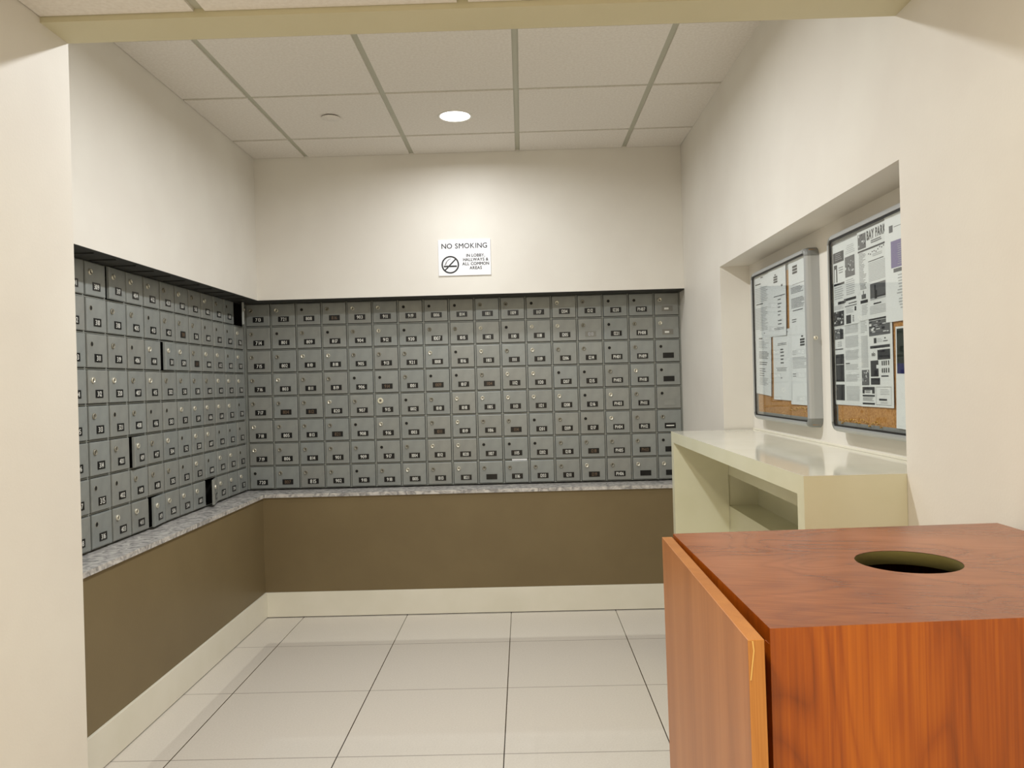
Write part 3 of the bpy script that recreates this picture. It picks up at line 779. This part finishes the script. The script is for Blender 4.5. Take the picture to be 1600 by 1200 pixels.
s.place('notice_letter', 'white notice with a purple panel, top right in the nearer notice board', 'notice', Y(2.236)-LW/2, Z(1.763), .5, 2)
s = Sheet(LW, LH, 'paper', .003)           # dark flyer
s.r(.03, .02, .97, .36, 'green'); s.lines(.3, .06, .7, .09, 1, 'ink3', .6); s.r(.03, .36, .97, .46, 'navy', .0004); s.photo(.24, .49, .34, .62, 'skin', 4)
s.lines(.3, .66, .8, .86, 7, 'ink3', .4, .4, True)
s.place('flyer', 'flyer with dark green and navy top, lower right in the nearer notice board', 'flyer', Y(2.186)-LW/2+.002, Z(1.446), 1.3, 1)

# push pins along the foot of each cork panel
def pin_mesh():
    b = MB(); b.lathe([(.0001, -.0068), (.0030, -.0064), (.0032, -.0052), (.0016, -.0040), (.0022, -.0008), (.0030, 0)], 'brass', 10, 'y'); return b.mesh('push_pin')
PM = pin_mesh()
for (ya, yb_, zc, n, g) in ((2.835, 3.02, 1.188, 13, 'farther'), (2.24, 2.56, 1.170, 17, 'nearer')):
    for k in range(n):
        o = bpy.data.objects.new('push_pin', PM); COL.objects.link(o)
        tag(o, 'tiny brass push pin in the row at the foot of the %s notice board' % g, 'push pin', 'push pins at the foot of the %s notice board' % g)
        o.location = (CORKX-.0002, ya+(yb_-ya)*(k+.5)/n+random.uniform(-.004, .004), zc+random.uniform(-.009, .009)+(.008*math.sin(3.0*k/n) if g == 'farther' else 0))
        o.rotation_euler = (0, 0, -PI/2); on_right_wall(o)

# ------------------------------------------------------------------ wooden recycling cabinet
HB = 1.030
Q = [(.276, .895), (.892, .934), (.892, 1.484), (.273, 1.455)]      # plan of the box: near left, near right, far right, far left
cx, cy = .5825, 1.198
t = thing('recycling_cabinet', 'tall cherry wood laminate bin cabinet with a round hole in its top', 'cabinet', (cx, cy, 0))
q = [(x-cx, y-cy) for x, y in Q]
b = MB(); r, n = .0752, 48; th = .019      # top with a real round hole
circ = [(r*math.cos(2*PI*k/n), r*math.sin(2*PI*k/n)) for k in range(n)]
def edge_hit(dx, dy):
    best = None
    for i in range(4):
        (x1_, y1_), (x2_, y2_) = q[i], q[(i+1) % 4]
        ex, ey = x2_-x1_, y2_-y1_; den = dx*ey-dy*ex
        if abs(den) < 1e-9: continue
        tt = (x1_*ey-y1_*ex)/den; uu = (x1_*dy-y1_*dx)/den
        if tt > 0 and -1e-6 <= uu <= 1+1e-6 and (best is None or tt < best): best = tt
    return (dx*best, dy*best)
angs = sorted([math.atan2(p[1], p[0]) for p in q] + [2*PI*k/n-PI for k in range(n)])
inn = [(r*math.cos(a), r*math.sin(a)) for a in angs]; out = [edge_hit(math.cos(a), math.sin(a)) for a in angs]; m_ = len(angs)
vs = [(x, y, HB) for x, y in inn]+[(x, y, HB) for x, y in out]+[(x, y, HB-th) for x, y in inn]+[(x, y, HB-th) for x, y in out]
b.add(vs, [(k, m_+k, m_+(k+1) % m_, (k+1) % m_) for k in range(m_)], 'wood_top')
b.add(vs, [(2*m_+(k+1) % m_, 3*m_+(k+1) % m_, 3*m_+k, 2*m_+k) for k in range(m_)], 'wood_top')
b.add(vs, [(m_+k, 3*m_+k, 3*m_+(k+1) % m_, m_+(k+1) % m_) for k in range(m_)], 'wood_front')
b.build('top', t)
MT['hole_wall'] = plain('dark_raw_board', (112, 102, 52), .8)
b = MB(); b.lathe([(r-.0003, HB-.0006), (r-.0003, HB-.0215), (r+.004, HB-.0217), (r+.004, HB-.0195)], 'hole_wall', 48, 'z'); b.build('hole_lining', t)
def side(i, j, z0, z1, mat, name, thick=.018, sh=0.0):
    b = MB(); (xa, ya), (xb, yb_) = q[i], q[j]; dx, dy = xb-xa, yb_-ya; L = math.hypot(dx, dy); nx, ny = -dy/L*thick, dx/L*thick
    ux, uy = dx/L*sh, dy/L*sh
    prism(b, [(xa+ux, ya+uy), (xb-ux, yb_-uy), (xb-ux+nx, yb_-uy+ny), (xa+ux+nx, ya+uy+ny)], z0, z1, mat); return b.build(name, t)
side(0, 1, .0, HB-th-.00002, 'wood_front', 'front_panel')
side(1, 2, .0, HB-th-.00002, 'wood_front', 'side_panel', sh=.0185)
side(2, 3, .0, HB-th-.00002, 'wood_front', 'back_panel')
b = MB()
prism(b, [(q[0][0]+.001, q[0][1]+.019), (q[0][0]+.019, q[0][1]+.019), (q[0][0]+.019, q[0][1]+.05), (q[0][0]+.001, q[0][1]+.05)], 0, HB-th-.0003, 'wood_edge')
prism(b, [(q[3][0]+.001, q[3][1]-.05), (q[3][0]+.019, q[3][1]-.05), (q[3][0]+.019, q[3][1]-.019), (q[3][0]+.001, q[3][1]-.019)], 0, HB-th-.0003, 'wood_edge')
b.box(q[0][0]+.001, q[0][0]+.019, q[0][1]+.05, q[3][1]-.05, HB-.08, HB-th-.0003, 'wood_edge')
b.build('face_frame', t)
b = MB(); b.box(q[0][0]+.02, q[1][0]-.02, q[0][1]+.06, q[2][1]-.06, .02, .04, 'wood_edge'); b.build('bottom_panel', t)
b = MB(); b.lathe([(.001, .05), (.17, .05), (.20, .86), (.19, .865), (.165, .06), (.001, .06)], 'blackbox', 32, 'z'); b.build('bin', t)
# the overlay door, standing slightly open and sagging on its hinges
dl, dt = .577, .0185
d = MB(); hz = HB-.004
d.box(-dt, 0, -dl, 0, .012, hz, 'wood_door', bevel=.0006)
dd = d.mesh('door')
dd.materials.append(MT['wood_edge'])
for p in dd.polygons:
    if abs(p.normal.x) < .5: p.material_index = len(dd.materials)-1
do = bpy.data.objects.new('door', dd); COL.objects.link(do); do.parent = t
do.location = (.2675-cx, 1.446-cy, 0)
ang = math.atan2(.0075, .577)
do.matrix_basis = Matrix.Translation((.2690-cx, 1.4465-cy, 0)) @ Matrix.Rotation(-ang, 4, 'Z') @ Matrix.Translation((0, 0, HB)) @ Matrix.Rotation(-math.radians(.55), 4, 'Y') @ Matrix.Translation((0, 0, -HB))
b = MB()
strip_pts = [(-dt-.0006, .0), (-dt+.0045, -.001), (-dt+.0055, -.012), (-dt+.0030, -.030), (-dt+.0010, -.045)]
for i in range(len(strip_pts)-1):
    (xa, za), (xb, zb) = strip_pts[i], strip_pts[i+1]
    b.add([(xa, -dl-.0007, hz+za), (xa+.0016, -dl-.0007, hz+za), (xb+.0016, -dl-.0007, hz+zb), (xb, -dl-.0007, hz+zb)], [(0, 3, 2, 1)], 'chip')
o = b.build('chipped_edge', do); o['label'] = 'pale chip in the edge band'
